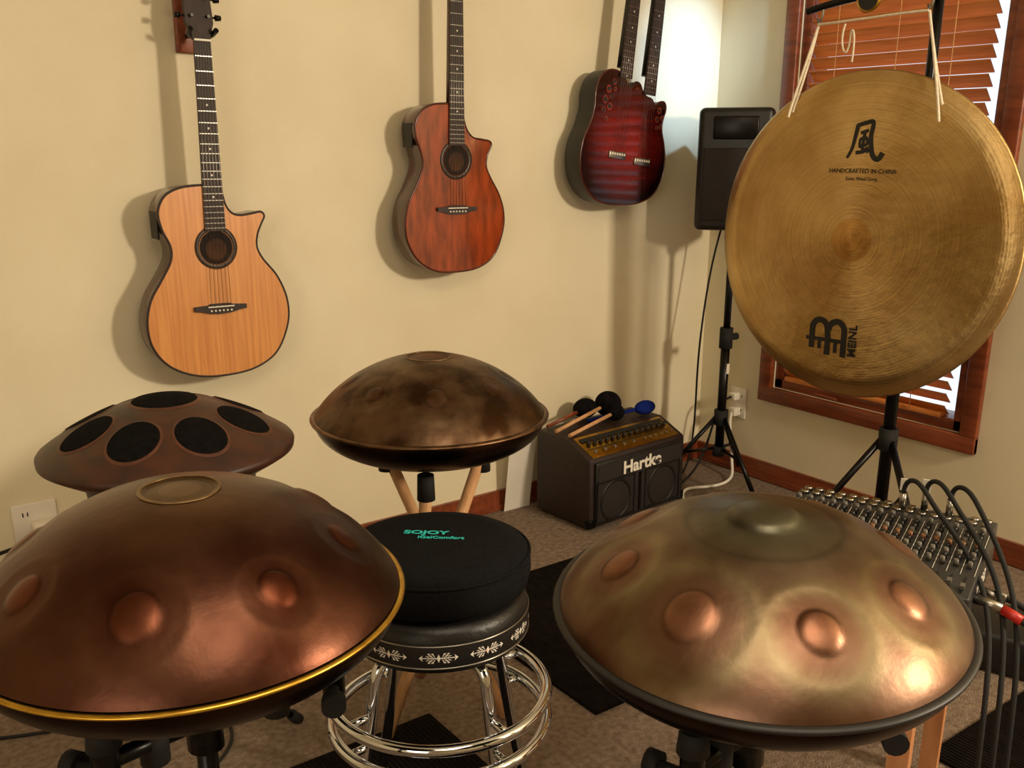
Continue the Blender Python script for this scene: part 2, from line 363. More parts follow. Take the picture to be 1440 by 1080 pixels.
handpan('handpan',(-2.186,-2.108,.795),.249,.123,.10,[-23+45*k for k in range(8)],.178,['#7b604f','#948a6c','#a0765f','#6b6a5a'],ding=(.042,.010),rimm=rope,rimr=.007,shellm=pr,botm=bots,tl=3.5,conv=1,dd=.006,dr=.025,fk=.65)
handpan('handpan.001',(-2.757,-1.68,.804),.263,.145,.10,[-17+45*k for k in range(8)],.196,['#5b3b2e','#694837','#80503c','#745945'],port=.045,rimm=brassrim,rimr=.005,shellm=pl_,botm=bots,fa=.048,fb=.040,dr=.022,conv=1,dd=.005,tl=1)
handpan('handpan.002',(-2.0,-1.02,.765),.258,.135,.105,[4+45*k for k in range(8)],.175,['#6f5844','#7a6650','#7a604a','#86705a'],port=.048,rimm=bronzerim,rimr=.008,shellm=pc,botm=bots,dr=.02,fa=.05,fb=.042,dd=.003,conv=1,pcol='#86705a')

def pan_stand(name,loc,top=.64,ang0=0,arm=.17):
    G=root(name,loc); L=[]
    L.append(((0,0,.25),(0,0,top-.07),.014,.014)); L.append(((0,0,.22),(0,0,.34),.022,.022)); L.append(((0,0,top-.14),(0,0,top-.07),.024,.024))
    for k in range(3):
        a=ang0+k*2*math.pi/3; c,s=math.cos(a),math.sin(a)
        L.append(((0,0,top-.10),(arm*c,arm*s,top-.05),.011,.011)); L.append(((arm*c,arm*s,top-.08),(arm*c,arm*s,top-.002),.015,.015))
        L.append(((.02*c,.02*s,.33),(.28*c,.28*s,.012),.010,.010)); L.append(((.01*c,.01*s,.2),(.15*c,.15*s,.17),.006,.006))
    rods('frame',G,blackm,L)
    rods('rubber_parts',G,rubber,[((arm*math.cos(ang0+k*2.0944),arm*math.sin(ang0+k*2.0944),top-.03),(arm*math.cos(ang0+k*2.0944),arm*math.sin(ang0+k*2.0944),top),.02,.017) for k in range(3)]+
       [((.265*math.cos(ang0+k*2.0944),.265*math.sin(ang0+k*2.0944),.03),(.29*math.cos(ang0+k*2.0944),.29*math.sin(ang0+k*2.0944),.002),.014,.016) for k in range(3)])
    L=[]
    for k in range(3):
        a=ang0+k*2*math.pi/3; c,s=math.cos(a),math.sin(a); x,y=arm*c,arm*s
        L+=[((x-.02*s,y+.02*c,top-.065),(x+.045*s,y-.045*c,top-.065),.007,.007),((x+.04*s,y-.04*c,top-.065),(x+.058*s,y-.058*c,top-.065),.016,.016),((x*.55,y*.55,top-.10),(x*.55,y*.55,top-.045),.018,.018)]
    rods('clamp_knobs',G,rubber,L+[((.02,0,top-.11),(.06,.0,top-.11),.012,.014),((-.02,-.02,.29),(-.05,-.05,.29),.012,.014)])
    return G
pan_stand('drum_stand',(-2.186,-2.108,0),.706,math.radians(-142-20))
pan_stand('drum_stand.001',(-2.757,-1.68,0),.722,math.radians(-106-40))
G=root('wooden_drum_stand',(-2.0,-1.02,0)); L=[];T=[]
for k in range(3):
    a=math.radians(-121-6)+k*2.0944
    tp=Vector((.13*math.cos(a),.13*math.sin(a),.652)); bt=Vector((-.17*math.cos(a+.35),-.17*math.sin(a+.35),.005))
    L.append((tp,bt,.014,.014)); T.append((tp+Vector((0,0,-.045)),tp+Vector((0,0,.012)),.02,.018))
rods('dowel_legs',G,beech,L); rods('rubber_tips',G,rubber,T)
lathe('hub',G,black,[(0,.02),(.03,.015),(.034,0),(.03,-.015),(0,-.02)],24,(0,0,.36))

# ---------------------------------------------------------------- wooden electronic drum with pads
wd=mat('walnut_drum','#43200f','#2b140a',rough=.5,scale=6,stretch=(3,3,8),coat=.1)
padm=mat('pad_ring','#5c3320','#432415',rough=.5,scale=20)
pad=mat('black_pad','#0b0a0a','#141211',rough=.95,scale=80,bump=.4,bscale=300,spec=.08)
ex_,ey_=-2.556,-.938
G=root('electronic_handpan',(ex_,ey_,.778))
R=.240;h=.097
def dz(r): return h*max(0,(1-(r/R)**1.6))**.95
lathe('shell',G,wd,[(0.0001,h)]+[(R*i/40,dz(R*i/40)) for i in range(1,41)]+[(R+.003,-.004),(R+.002,-.014),(R-.01,-.022),(.2,-.04),(.165,-.055),(.16,-.07)],96)
lathe('lower_shell',G,black,[(.165,-.052),(.16,-.09),(.15,-.115),(0.001,-.12)],64)
near=math.atan2(cam.y-ey_,cam.x-ex_)
def dpad(nm,fr,fa_,ra,rb,m,hh_):
    V=[];Fc=[];n=14;m_=48
    cx,cy=fr*math.cos(fa_),fr*math.sin(fa_)
    for j in range(n+1):
        for k in range(m_):
            t=2*math.pi*k/m_; u=ra*j/n*math.cos(t); v=rb*j/n*math.sin(t)
            x=cx-u*math.sin(fa_)+v*math.cos(fa_); y=cy+u*math.cos(fa_)+v*math.sin(fa_)
            V.append((x,y,dz(math.hypot(x,y))+(hh_ if j<n else .0003)))
    for j in range(n):
        for k in range(m_):
            q=(k+1)%m_; Fc.append((j*m_+k,j*m_+q,(j+1)*m_+q,(j+1)*m_+k))
    mesh(nm,V,Fc,m,G,True)
dpad('pad_0',.0,near,.064,.064,pad,.0035); dpad('pad_border_0',0,near,.069,.069,padm,.0018)
for k in range(8):
    dpad('pad_%d'%(k+1),.154,near+math.radians(22+45*k),.048,.050,pad,.0035)
    dpad('pad_border_%d'%(k+1),.154,near+math.radians(22+45*k),.051,.054,padm,.0018)
G=root('drum_stand.002',(ex_,ey_,0)); L=[((0,0,.2),(0,0,.61),.014,.014),((0,0,.5),(0,0,.58),.022,.022)]
for k in range(3):
    a=.3+k*2.0944; c,s=math.cos(a),math.sin(a)
    L+=[((0,0,.58),(.14*c,.14*s,.63),.008,.008),((0,0,.36),(.26*c,.26*s,.012),.009,.009),((0,0,.2),(.15*c,.15*s,.17),.005,.005)]
rods('frame',G,blackm,L)
rods('feet',G,rubber,[((.25*math.cos(.3+k*2.0944),.25*math.sin(.3+k*2.0944),.03),(.272*math.cos(.3+k*2.0944),.272*math.sin(.3+k*2.0944),.003),.013,.014) for k in range(3)]+[((.14*math.cos(.3+k*2.0944),.14*math.sin(.3+k*2.0944),.63),(.14*math.cos(.3+k*2.0944),.14*math.sin(.3+k*2.0944),.658),.014,.014) for k in range(3)])

# ---------------------------------------------------------------- stool
sx_,sy_=-2.222,-1.396
G=root('bar_stool',(sx_,sy_,0))
vinyl=mat('black_vinyl','#0c0b0b','#131211',rough=.42,scale=30,bump=.1,bscale=120)
zt=.552
lathe('seat',G,vinyl,[(0.0001,zt),(.12,zt),(.159,zt-.006),(.168,zt-.018),(.171,zt-.035),(.170,zt-.078),(.164,zt-.090),(.13,zt-.095),(0.0001,zt-.095)],80)
RB=.1715
lathe('band',G,black,[(RB,zt-.033),(RB+.0008,zt-.036),(RB+.0008,zt-.076),(RB-.0004,zt-.079)],80)
for i,zz in enumerate((zt-.035,zt-.077)): ring('band_trim_%d'%i,G,steel,RB+.0005,.0016,(0,0,zz))
nr_=math.atan2(cam.y-sy_,cam.x-sx_)
V=[];Fc=[]
def band_poly(pts):
    n=len(V)
    for a,z_ in pts: V.append(((RB+.0016)*math.cos(a),(RB+.0016)*math.sin(a),z_))
    Fc.append(tuple(range(n,n+len(pts))))
zc=zt-.056
for k in range(12):
    a0=nr_+k*math.pi/6
    for s in (-1,1):
        for (u,w,ln_) in ((.03,.010,.05),(.045,.006,.06),(.07,.010,.045),(.085,.005,.05)):
            for t in (-1,1):
                band_poly([(a0+s*u,zc),(a0+s*(u+ln_*.5),zc+t*w),(a0+s*(u+ln_),zc+t*w*.9),(a0+s*(u+ln_*.5),zc+t*w*.6)])
        band_poly([(a0+s*.02,zc-.0010),(a0+s*.17,zc-.0008),(a0+s*.17,zc+.0008),(a0+s*.02,zc+.0010)])
        band_poly([(a0+s*.16,zc-.006),(a0+s*.20,zc),(a0+s*.16,zc+.006),(a0+s*.17,zc)])
    band_poly([(a0-.02,zc),(a0,zc-.008),(a0+.02,zc),(a0,zc+.008)])
mesh('band_ornament',V,Fc,whitep,G)
V=[];Fc=[]
for k in range(6):
    a0=nr_+math.pi/12+k*math.pi/3+.26
    band_poly([(a0-.03,zc),(a0,zc-.006),(a0+.03,zc),(a0,zc+.006)])
mesh('band_emblems',V,Fc,redp,G)
lathe('swivel_plate',G,blackm,[(0.0001,zt-.095),(.09,zt-.095),(.09,zt-.118),(0.0001,zt-.118)],40)
L=[]
for k in range(4):
    a=nr_+math.radians(36+90*k); c,s=math.cos(a),math.sin(a)
    pts=[(.06,zt-.107),(.11,zt-.110),(.14,zt-.12),(.148,zt-.17),(.163,zt-.26),(.195,.12),(.225,.012)]
    tube('leg_%d'%(k+1),G,chrome,[(r*c,r*s,z_) for r,z_ in pts],.0115,res=12)
    L.append(((.223*c,.223*s,.03),(.226*c,.226*s,.001),.015,.016))
rods('feet',G,rubber,L)
ring('foot_ring_upper',G,chrome,.208,.0115,(0,0,.335)); ring('foot_ring_lower',G,chrome,.208,.0115,(0,0,.275))
L=[]
for k in range(4):
    a=nr_+math.radians(36+90*k); c,s=math.cos(a),math.sin(a)
    L+=[((.15*c,.15*s,.335),(.208*c,.208*s,.335),.008,.008),((.158*c,.158*s,.275),(.208*c,.208*s,.275),.008,.008)]
rods('ring_brackets',G,chrome,L)
cush=mat('black_fabric','#0b0b0c','#141416',rough=.95,scale=120,bump=.3,bscale=500,spec=.15)
C_=root('seat_cushion',(sx_+.004,sy_+.006,zt+.001))
lathe('cushion',C_,cush,[(0.0001,0),(.148,0),(.170,.008),(.177,.035),(.176,.064),(.166,.078),(.134,.086),(0.0001,.087)],80)
ring('piping',C_,cush,.1745,.003,(0,0,.069))
rz=nr_+math.pi/2-.1
rv=Vector((math.cos(rz),math.sin(rz))); uv=Vector((-math.sin(rz),math.cos(rz)))
def cl(a,b): v=rv*a+uv*b; return (v.x,v.y,.0878)
text('label_name',C_,teal,'SOJOY',.022,cl(-.022,.034),(0,0,rz-.05),.0003,1.3,.0006)
text('label_line',C_,teal,'iGelComfort',.016,cl(.008,.010),(0,0,rz-.05),.0003,1.05,.0003)

# ---------------------------------------------------------------- amplifier
tolex=mat('brown_tolex','#2a1712','#1d0f0b',rough=.5,scale=60,bump=.4,bscale=250)
grille=mat('black_grille','#15100e','#241a16',rough=.7,scale=200,bump=.5,bscale=400)
G=root('guitar_amplifier',(-.72,-.225,0),rz=math.radians(4))
w,d,hh=.51,.29,.325
pf=[(-d/2,.012),(d/2,.012),(d/2,hh),(-.02,hh),(-d/2+.005,hh-.055)]
V=[(-w/2,y,z_) for y,z_ in pf]+[(w/2,y,z_) for y,z_ in pf]
o=mesh('cabinet',V,[tuple(range(5)),tuple(range(5,10))]+[(i,(i+1)%5,5+(i+1)%5,5+i) for i in range(5)],tolex,G); bevel(o,.01,3)
sa=math.atan2(.055,d/2-.025)
box('control_panel',G,goldm,(0,-.079,hh-.0265),(w-.05,.115,.004),.001,rot=(sa,0,0))
K=root('controls',(0,-.079,hh-.0225),rot=(sa,0,0)); K.parent=G
rods('knobs',K,black,[((-.2+.031*i,.005,0),(-.2+.031*i,.005,.014),.009,.0075) for i in range(14)],16)
rods('jacks',K,steel,[((-.2+.05*i,-.035,0),(-.2+.05*i,-.035,.006),.007,.007) for i in range(5)]+[((.06+.03*i,-.035,0),(.06+.03*i,-.035,.005),.005,.005) for i in range(6)],12)
boxes('panel_print',K,blackp,[((0,.032,.0012),(w-.07,.02,.001)),((0,-.018,.0012),(w-.07,.002,.001))])
box('grille_frame',G,black,(0,-d/2-.003,.14),(w-.04,.012,.24),.004)
box('grille',G,grille,(0,-d/2-.008,.14),(w-.06,.008,.22),.002)
for i,xx in enumerate((-.135,.115)):
    ring('speaker_surround_%d'%i,G,black,.075,.006,(xx,-d/2-.012,.105),(math.pi/2,0,0),48,8,.5)
    boxes('speaker_frame_%d'%i,G,black,[((xx,-d/2-.013,.185),(.19,.004,.006)),((xx-.095,-d/2-.013,.11),(.006,.004,.15)),((xx+.095,-d/2-.013,.11),(.006,.004,.15)),((xx,-d/2-.013,.035),(.19,.004,.006))])
box('center_bar',G,blackm,(-.01,-d/2-.013,.11),(.012,.004,.15))
text('logo',G,whitep,'Hartke',.066,(-.005,-d/2-.018,.218),(math.pi/2,0,0),.001,1.1,.0018)
bevel(boxes('metal_corners',G,blackm,[((sx*(w/2-.014),-d/2+.012,.03),(.034,.03,.034)) for sx in (-1,1)]),.004)
rods('feet',G,rubber,[((sx*.2,sy*.1,.0),(sx*.2,sy*.1,.014),.016,.018) for sx in (-1,1) for sy in (-1,1)])
felt=mat('black_felt','#0d0c0e','#1a181b',rough=1,scale=60,bump=.6,bscale=200,spec=.05)
bluef=mat('blue_yarn','#1c2f86','#142266',rough=1,scale=60,bump=.8,bscale=200,spec=.05)
def sph(name,par,m,c,r,s=(1,1,1)):
    o=lathe(name,par,m,[(max(1e-5,r*math.sin(i*math.pi/16)),r*math.cos(i*math.pi/16)) for i in range(17)],28,c); o.scale=s; return o
def mallet(name,p1,p2,hm,hr,sm=None,s=(1,1,.95)):
    p1=Vector(p1);p2=Vector(p2); G=root(name,p1); d_=p2-p1
    rods('shaft',G,sm or beech,[((0,0,0),d_,.007,.007)]); sph('head',G,hm,d_,hr,s)
zT=hh
mallet('gong_mallet',(-.965,-.19,zT+.010),(-.66,-.13,zT+.054),felt,.052)
mallet('gong_mallet.001',(-.955,-.255,zT+.008),(-.675,-.19,zT+.036),felt,.035)
mallet('gong_mallet.002',(-.78,-.15,zT+.010),(-.52,-.19,zT+.030),bluef,.029,bluef,(1.7,1,.95))
mallet('gong_mallet.003',(-.95,-.12,zT+.010),(-.75,-.10,zT+.044),felt,.042,trimw,(1.2,1,.9))
box('paper_sheet',None,whitep,(-1.03,-.06,.17),(.12,.002,.34),rot=(math.radians(8),0,0))

# ---------------------------------------------------------------- speaker on tripod
G=root('pa_speaker',(-.215,-.30,0),rz=math.radians(-50))
pf=[(-.13,-.11),(.13,-.11),(.135,-.06),(.09,.12),(-.09,.12),(-.135,-.06)]
z0,z1=1.035,1.47
V=[(x,y,z0) for x,y in pf]+[(x,y,z1) for x,y in pf]
o=mesh('cabinet',V,[tuple(range(6)),tuple(range(6,12))]+[(i,(i+1)%6,6+(i+1)%6,6+i) for i in range(6)],black,G); bevel(o,.02,4)
box('grille',G,grille,(0,-.112,1.20),(.22,.01,.26),.01)
box('horn',G,blackm,(0,-.112,1.40),(.16,.01,.08),.01)
tube('speaker_cable',G,rubber,[(-.02,.12,1.1),(-.06,.14,.95),(-.09,.1,.7),(-.1,.06,.45),(-.09,.02,.2),(-.12,-.02,.008),(-.2,-.1,.008)],.004)
Sg=root('speaker_tripod',(-.235,-.33,0))
L=[((0,0,.55),(0,0,1.032),.014,.014),((0,0,.16),(0,0,.62),.018,.018)]
for k in range(3):
    a=math.radians(20)+k*2.0944; c,s=math.cos(a),math.sin(a)
    L+=[((.02*c,.02*s,.30),(.25*c,.25*s,.012),.009,.009),((.02*c,.02*s,.17),(.14*c,.14*s,.15),.006,.006)]
rods('frame',Sg,blackm,L)
rods('collars',Sg,rubber,[((0,0,.58),(0,0,.66),.026,.026),((0,0,1.0),(0,0,1.033),.03,.03),((0,0,.27),(0,0,.33),.028,.028),((0,0,.14),(0,0,.18),.026,.026),((.026,0,.62),(.06,0,.62),.012,.014)]+[((.245*math.cos(.349+k*2.0944),.245*math.sin(.349+k*2.0944),.026),(.262*math.cos(.349+k*2.0944),.262*math.sin(.349+k*2.0944),.001),.013,.014) for k in range(3)])
box('tag',Sg,whitep,(0,-.019,.50),(.014,.002,.04))

# ---------------------------------------------------------------- gong
def gongmat():
    m=mat('hammered_brass','#cdb07a','#b3925c',rough=.36,metal=1,scale=5,bump=.28,bscale=26,detail=5)
    nt=m.node_tree;N=nt.nodes;L=nt.links;b=N['Principled BSDF']
    b.inputs['Anisotropic'].default_value=.75
    tg=N.new('ShaderNodeTangent'); tg.direction_type='RADIAL'; tg.axis='Y'; L.new(tg.outputs[0],b.inputs['Tangent'])
    tc=N.new('ShaderNodeTexCoord'); ln=N.new('ShaderNodeVectorMath'); ln.operation='LENGTH'; L.new(tc.outputs['Object'],ln.inputs[0])
    nz=N.new('ShaderNodeTexNoise'); nz.noise_dimensions='1D'; nz.inputs['Scale'].default_value=160; nz.inputs['Detail'].default_value=4; L.new(ln.outputs['Value'],nz.inputs['W'])
    bp=N.new('ShaderNodeBump'); bp.inputs['Strength'].default_value=.14; bp.inputs['Distance'].default_value=.004
    L.new(nz.outputs['Fac'],bp.inputs['Height'])
    old=b.inputs['Normal'].links[0].from_socket
    L.new(old,bp.inputs['Normal']); L.new(bp.outputs[0],b.inputs['Normal'])
    src=b.inputs['Base Color'].links[0].from_socket
    r=N.new('ShaderNodeValToRGB'); r.color_ramp.elements[0].color=(.88,.86,.82,1); r.color_ramp.elements[1].color=(1,1,1,1); r.color_ramp.elements[0].position=.3; r.color_ramp.elements[1].position=.6
    L.new(nz.outputs['Fac'],r.inputs[0])
    r2=N.new('ShaderNodeValToRGB'); r2.color_ramp.elements[0].color=(.9,.76,.58,1); r2.color_ramp.elements[0].position=.064; r2.color_ramp.elements[1].position=.067; r2.color_ramp.elements[1].color=(1,1,1,1)
    L.new(ln.outputs['Value'],r2.inputs[0])
    for rr in (r,r2):
        mx=N.new('ShaderNodeMix'); mx.data_type='RGBA'; mx.blend_type='MULTIPLY'; mx.inputs[0].default_value=1
        L.new(src,mx.inputs[6]); L.new(rr.outputs[0],mx.inputs[7]); src=mx.outputs[2]
    L.new(src,b.inputs['Base Color']); return m
gm=gongmat()
A=math.radians(6)
GZ=-math.pi/2+A
gc=Vector((-.500,-1.028,1.064))
G=root('wind_gong',gc,rot=(0,0,GZ))
RG=.490
V=[];Fc=[];nr,na=90,220
def gy(x,z_):
    r=math.hypot(x,z_); t=math.atan2(z_,x)
    return .012*(r/RG)**2+.022*max(0,(r/RG-.86)/.14)**2+.0028*math.sin(2*t+1)*(r/RG)**2+.0016*math.sin(5*t+r*9)*(r/RG)**2
for j in range(nr+1):
    r=max(RG*j/nr,1e-4)
    for i in range(na):
        t=2*math.pi*i/na
        x,z_=r*math.cos(t),r*math.sin(t)
        V.append((x,gy(x,z_)-.004*math.exp(-(r/.05)**4),z_))
V2=[(x,y+.004,z_) for x,y,z_ in V]
n0=len(V)
for j in range(nr):
    for i in range(na):
        k=(i+1)%na; Fc.append((j*na+i,j*na+k,(j+1)*na+k,(j+1)*na+i)); Fc.append((n0+j*na+i,n0+(j+1)*na+i,n0+(j+1)*na+k,n0+j*na+k))
for i in range(na):
    k=(i+1)%na; Fc.append((nr*na+i,nr*na+k,n0+nr*na+k,n0+nr*na+i))
mesh('disc',V+V2,Fc,gm,G,True)
def flat(name,pts,wd_):
    P=[Vector((a,0,b)) for a,b in pts]; Q=[]
    for i in range(len(P)-1):
        p0=P[max(i-1,0)];p1=P[i];p2=P[i+1];p3=P[min(i+2,len(P)-1)]
        for k in range(6):
            t=k/6; Q.append((.5*((2*p1)+(p2-p0)*t+(2*p0-5*p1+4*p2-p3)*t*t+(3*p1-p0-3*p2+p3)*t**3)))
    Q.append(P[-1]); V=[]; n=len(Q)
    for i,q in enumerate(Q):
        d_=(Q[min(i+1,n-1)]-Q[max(i-1,0)]).normalized(); pn=Vector((d_.z,0,-d_.x))
        ww=wd_ if not isinstance(wd_,tuple) else wd_[0]+(wd_[1]-wd_[0])*i/(n-1)
        for s in (-1,1):
            v=q+pn*s*ww; V.append((v.x,gy(v.x,v.z)-.0012,v.z))
    mesh(name,V,[(2*i,2*i+1,2*i+3,2*i+2) for i in range(n-1)],blackp,G)
cx,cz=.012,.288; s=.053
def ck(name,pts,r): flat(name,[(cx+a*s,cz+b*s) for a,b in pts],r)
ck('char_1',[(-.5,.9),(-.6,.3),(-.75,-.4),(-1.0,-.9)],(.007,.004))
ck('char_2',[(-.55,.85),(0,1.0),(.38,1.0),(.32,.2),(.5,-.7),(.85,-.95),(1.1,-.6)],(.006,.008))
ck('char_3',[(-.3,.45),(0,.55),(.15,.6)],.005)
ck('char_4',[(-.3,.15),(-.3,-.25),(-.2,-.3)],.004); ck('char_5',[(-.3,.12),(.05,.2),(.12,-.15),(-.25,-.2)],.0045)
ck('char_6',[(-.05,.5),(-.1,0),(-.1,-.55)],.005); ck('char_7',[(-.5,-.6),(-.1,-.55),(.2,-.4)],.0055); ck('char_8',[(.1,-.3),(.25,-.6)],.0055)
text('inscription_1',G,blackp,'HANDCRAFTED IN CHINA',.018,(.012,gy(.02,.2)-.002,.203),(math.pi/2,0,0),.0003,1)
text('inscription_2',G,blackp,'Sonic Wind Gong',.014,(.012,gy(.02,.18)-.002,.181),(math.pi/2,0,0),.0003,1)
ex,ez=-.050,-.308; s=.066
def em(name,pts,r=.0085): flat(name,[(ex+a*s,ez+b*s) for a,b in pts],r)
def arc(c0,c1,rx,ry,a0,a1,n=10): return [(c0+rx*math.cos(math.radians(a0+(a1-a0)*i/n)),c1+ry*math.sin(math.radians(a0+(a1-a0)*i/n))) for i in range(n+1)]
em('emblem_arch_left',[(-.84,-.6),(-.84,-.1)]+arc(-.44,.38,.40,.44,180,0,10)+[(0,0),(0,-.85)],.0095)
em('emblem_arch_right',arc(.44,.38,.40,.44,180,0,10)+[(.84,0),(.84,-.85)],.0095)
em('emblem_bar',[(-1.15,-.12),(0,-.12),(.84,-.12)],.006)
em('emblem_foot',[(-.42,-.1),(-.42,-.6)],.006); em('emblem_foot_2',[(.42,-.1),(.42,-.7)],.006)
text('maker_name',G,blackp,'MEINL',.036,(.036,gy(.03,-.30)-.002,-.308),(math.pi/2,-math.pi/2,0),.0003,1,.0012)
# stand
sp=Vector((-.36,-1.14,0))
G=root('gong_stand',sp,rot=(0,0,GZ))
rods('post',G,blackm,[((0,0,.1),(0,0,1.30),.020,.020),((0,0,1.2),(0,0,1.86),.015,.015)])
rods('collars',G,rubber,[((0,0,1.17),(0,0,1.24),.026,.026),((0,0,.40),(0,0,.47),.03,.03),((0,0,.12),(0,0,.18),.034,.034)])
L=[]
for k in range(3):
    a=math.radians(90)+k*2.0944; c,s=math.cos(a),math.sin(a)
    L+=[((.02*c,.02*s,.43),(.29*c,.29*s,.014),.011,.011),((.02*c,.02*s,.15),(.16*c,.16*s,.20),.007,.007)]
rods('legs',G,blackm,L)
rods('feet',G,rubber,[((.275*math.cos(math.pi/2+k*2.0944),.275*math.sin(math.pi/2+k*2.0944),.03),(.30*math.cos(math.pi/2+k*2.0944),.30*math.sin(math.pi/2+k*2.0944),.001),.015,.016) for k in range(3)])
def bz(x): return 1.768-.42*(x+.14)**2
tube('crossbar',G,blackm,[(x,-.03,bz(x)) for x in [-.40,-.36,-.30,-.22,-.12,-.04,.03,.08]],.011)
rods('bar_bracket',G,blackm,[((0,.01,1.762),(0,-.045,1.762),.014,.014)])
lathe('badge',G,goldm,[(0.0001,.004),(.036,.004),(.04,0),(.036,-.004),(.0001,-.004)],40,(-.19,-.045,1.755),(math.pi/2,0,0))
lathe('badge_face',G,blackp,[(0.0001,.0),(.032,.0)],40,(-.19,-.0495,1.755),(math.pi/2,0,0))
hl,hr_=-.345,.0
for nm,xx in (('hook_left',hl),('hook_right',hr_)):
    tube(nm,G,steel,[(xx,-.03,bz(xx)),(xx,-.03,bz(xx)-.04),(xx,-.05,bz(xx)-.06),(xx,-.06,bz(xx)-.04)],.004)
def glocal(x,y,z_):
    d_=gc-sp; M=Matrix.Rotation(-GZ,3,'Z'); v=M@d_; return Vector((x+v.x,y+v.y,z_+v.z))
a1=glocal(-.245,-.004,.375); a2=glocal(.225,-.004,.385)
cord=mat('white_cord','#e8ddc8','#d6c9b0',rough=.8,scale=80)
zl,zr=bz(hl)-.055,bz(hr_)-.055
tube('cord_left',G,cord,[(hl,-.05,zl),tuple((Vector((hl,-.05,zl))+a1)/2),tuple(a1+Vector((0,-.006,.0))),tuple(a1+Vector((0,-.006,-.015)))],.004)
tube('cord_left_back',G,cord,[(hl,-.05,zl),tuple((Vector((hl,-.05,zl))+a1)/2+Vector((.006,.01,0))),tuple(a1+Vector((0,.016,.0)))],.004)
tube('cord_right',G,cord,[(hr_,-.05,zr),tuple((Vector((hr_,-.05,zr))+a2)/2),tuple(a2+Vector((0,-.006,0))),tuple(a2+Vector((.006,-.006,-.045)))],.004)
tube('cord_right_back',G,cord,[(hr_,-.05,zr),tuple((Vector((hr_,-.05,zr))+a2)/2+Vector((-.006,.01,0))),tuple(a2+Vector((0,.016,.0)))],.004)
tube('cord_span',G,cord,[(hl,-.055,zl),(-.3,-.06,zl),(-.15,-.06,zl+.005),(-.05,-.06,zl+.01),(hr_,-.055,zr)],.0035)
tube('cord_knot',G,cord,[(-.25,-.06,1.69),(-.26,-.065,1.65),(-.24,-.065,1.59),(-.225,-.065,1.63),(-.23,-.06,1.69),(-.21,-.065,1.65),(-.215,-.065,1.58)],.003)

# ---------------------------------------------------------------- mixer + bench
mg=mat('mixer_grey','#353535','#2a2a2b',rough=.4,scale=20,metal=.3)
gk=mat('grey_knob','#6f6a62','#5c5850',rough=.4); ok_=mat('orange_knob','#7c5230','#6c4426',rough=.4)
ma=math.atan2(-.94,.35)
G=root('audio_mixer',(-1.42,-1.79,.505),rz=ma)
w,d=.40,.32
pf=[(-d/2,0),(d/2,0),(d/2,.10),(d/2-.07,.10),(-d/2,.06)]
V=[(-w/2,y,z_) for y,z_ in pf]+[(w/2,y,z_) for y,z_ in pf]
o=mesh('chassis',V,[tuple(range(5)),tuple(range(5,10))]+[(i,(i+1)%5,5+(i+1)%5,5+i) for i in range(5)],mg,G); bevel(o,.004)
sl_=math.atan2(.04,d-.07)
K=root('panel',(0,-d/2+(d-.07)/2,.081),rot=(sl_,0,0)); K.parent=G
kc=[('grey_knobs',gk,[]),('dark_knobs',black,[]),('orange_knobs',ok_,[])]
for i in range(16):
    for j in range(9):
        kc[(0,1,1,0,2,1,0,1,0)[j]][2].append(((-.183+.0244*i,.115-.017*j,0),(-.183+.0244*i,.115-.017*j,.013),.0052,.0042))
for nme,mm,L in kc: rods(nme,K,mm,L,10)
boxes('fader_slots',K,blackp,[((-.183+.0244*i,-.085,.0008),(.003,.055,.001)) for i in range(16)])
boxes('fader_caps',K,gk,[((-.183+.0244*i,-.10+.02*random.random(),.005),(.008,.013,.008)) for i in range(16)])
boxes('channel_lines',K,whitep,[((-.195+.0244*i,.035,.0006),(.0008,.17,.0006)) for i in range(17)])
rods('rear_jacks',G,steel,[((-.183+.0244*i,d/2-.018-.025*j,.10),(-.183+.0244*i,d/2-.018-.025*j,.107),.008,.008) for i in range(16) for j in range(2)],12)
text('model_label',G,whitep,'X1832',.036,(w/2+.0012,-.02,.036),(math.pi/2,0,math.pi/2),.0005,1.2)
for i,(px_,py_,rx,ry) in enumerate(((.02,.12,.26,-.24),(.06,.14,.28,-.21),(.11,.13,.30,-.18))):
    rods('plug_%d'%i,G,steel,[((px_,py_,.105),(px_,py_,.14),.007,.007)],12)
    tube('patch_cable_%d'%i,G,rubber,[(px_,py_,.14),(px_,py_,.17),(px_+.03,py_-.02,.185),(px_+.07,py_-.08,.15),(rx-.04,py_-.17,.06),(rx,ry,-.05),(rx,ry,-.3),(rx+.02,ry-.02,-.495)],.005)
boxes('cable_tags',G,whitep,[((.02,.12,.158),(.016,.003,.026)),((.06,.14,.158),(.016,.003,.026))])
rods('xlr_red',G,redp,[((.25,-.10,.03),(.285,-.11,.02),.010,.010)],14); rods('xlr_steel',G,steel,[((.20,-.09,.035),(.25,-.10,.03),.010,.010),((.20,-.05,.035),(.25,-.05,.03),.010,.010)],14)
tube('xlr_cable_1',G,rubber,[(.285,-.11,.02),(.33,-.12,.0),(.35,-.14,-.1),(.33,-.16,-.3),(.34,-.18,-.495)],.006)
tube('xlr_cable_2',G,rubber,[(.25,-.05,.03),(.32,-.06,.02),(.37,-.08,-.08),(.36,-.13,-.3),(.30,-.18,-.495)],.006)
B=root('wooden_bench',(-1.52,-1.785,0),rz=ma)
bw,bd=.42,.48
boxes('top_slats',B,pine,[((0,-bd/2+.048+.096*i,.493),(bw,.086,.022)) for i in range(5)])
boxes('frame',B,pine,[((0,-bd/2+.03,.46),(bw-.06,.02,.045)),((0,bd/2-.03,.46),(bw-.06,.02,.045)),((-bw/2+.03,0,.46),(.02,bd-.06,.045)),((bw/2-.03,0,.46),(.02,bd-.06,.045))])
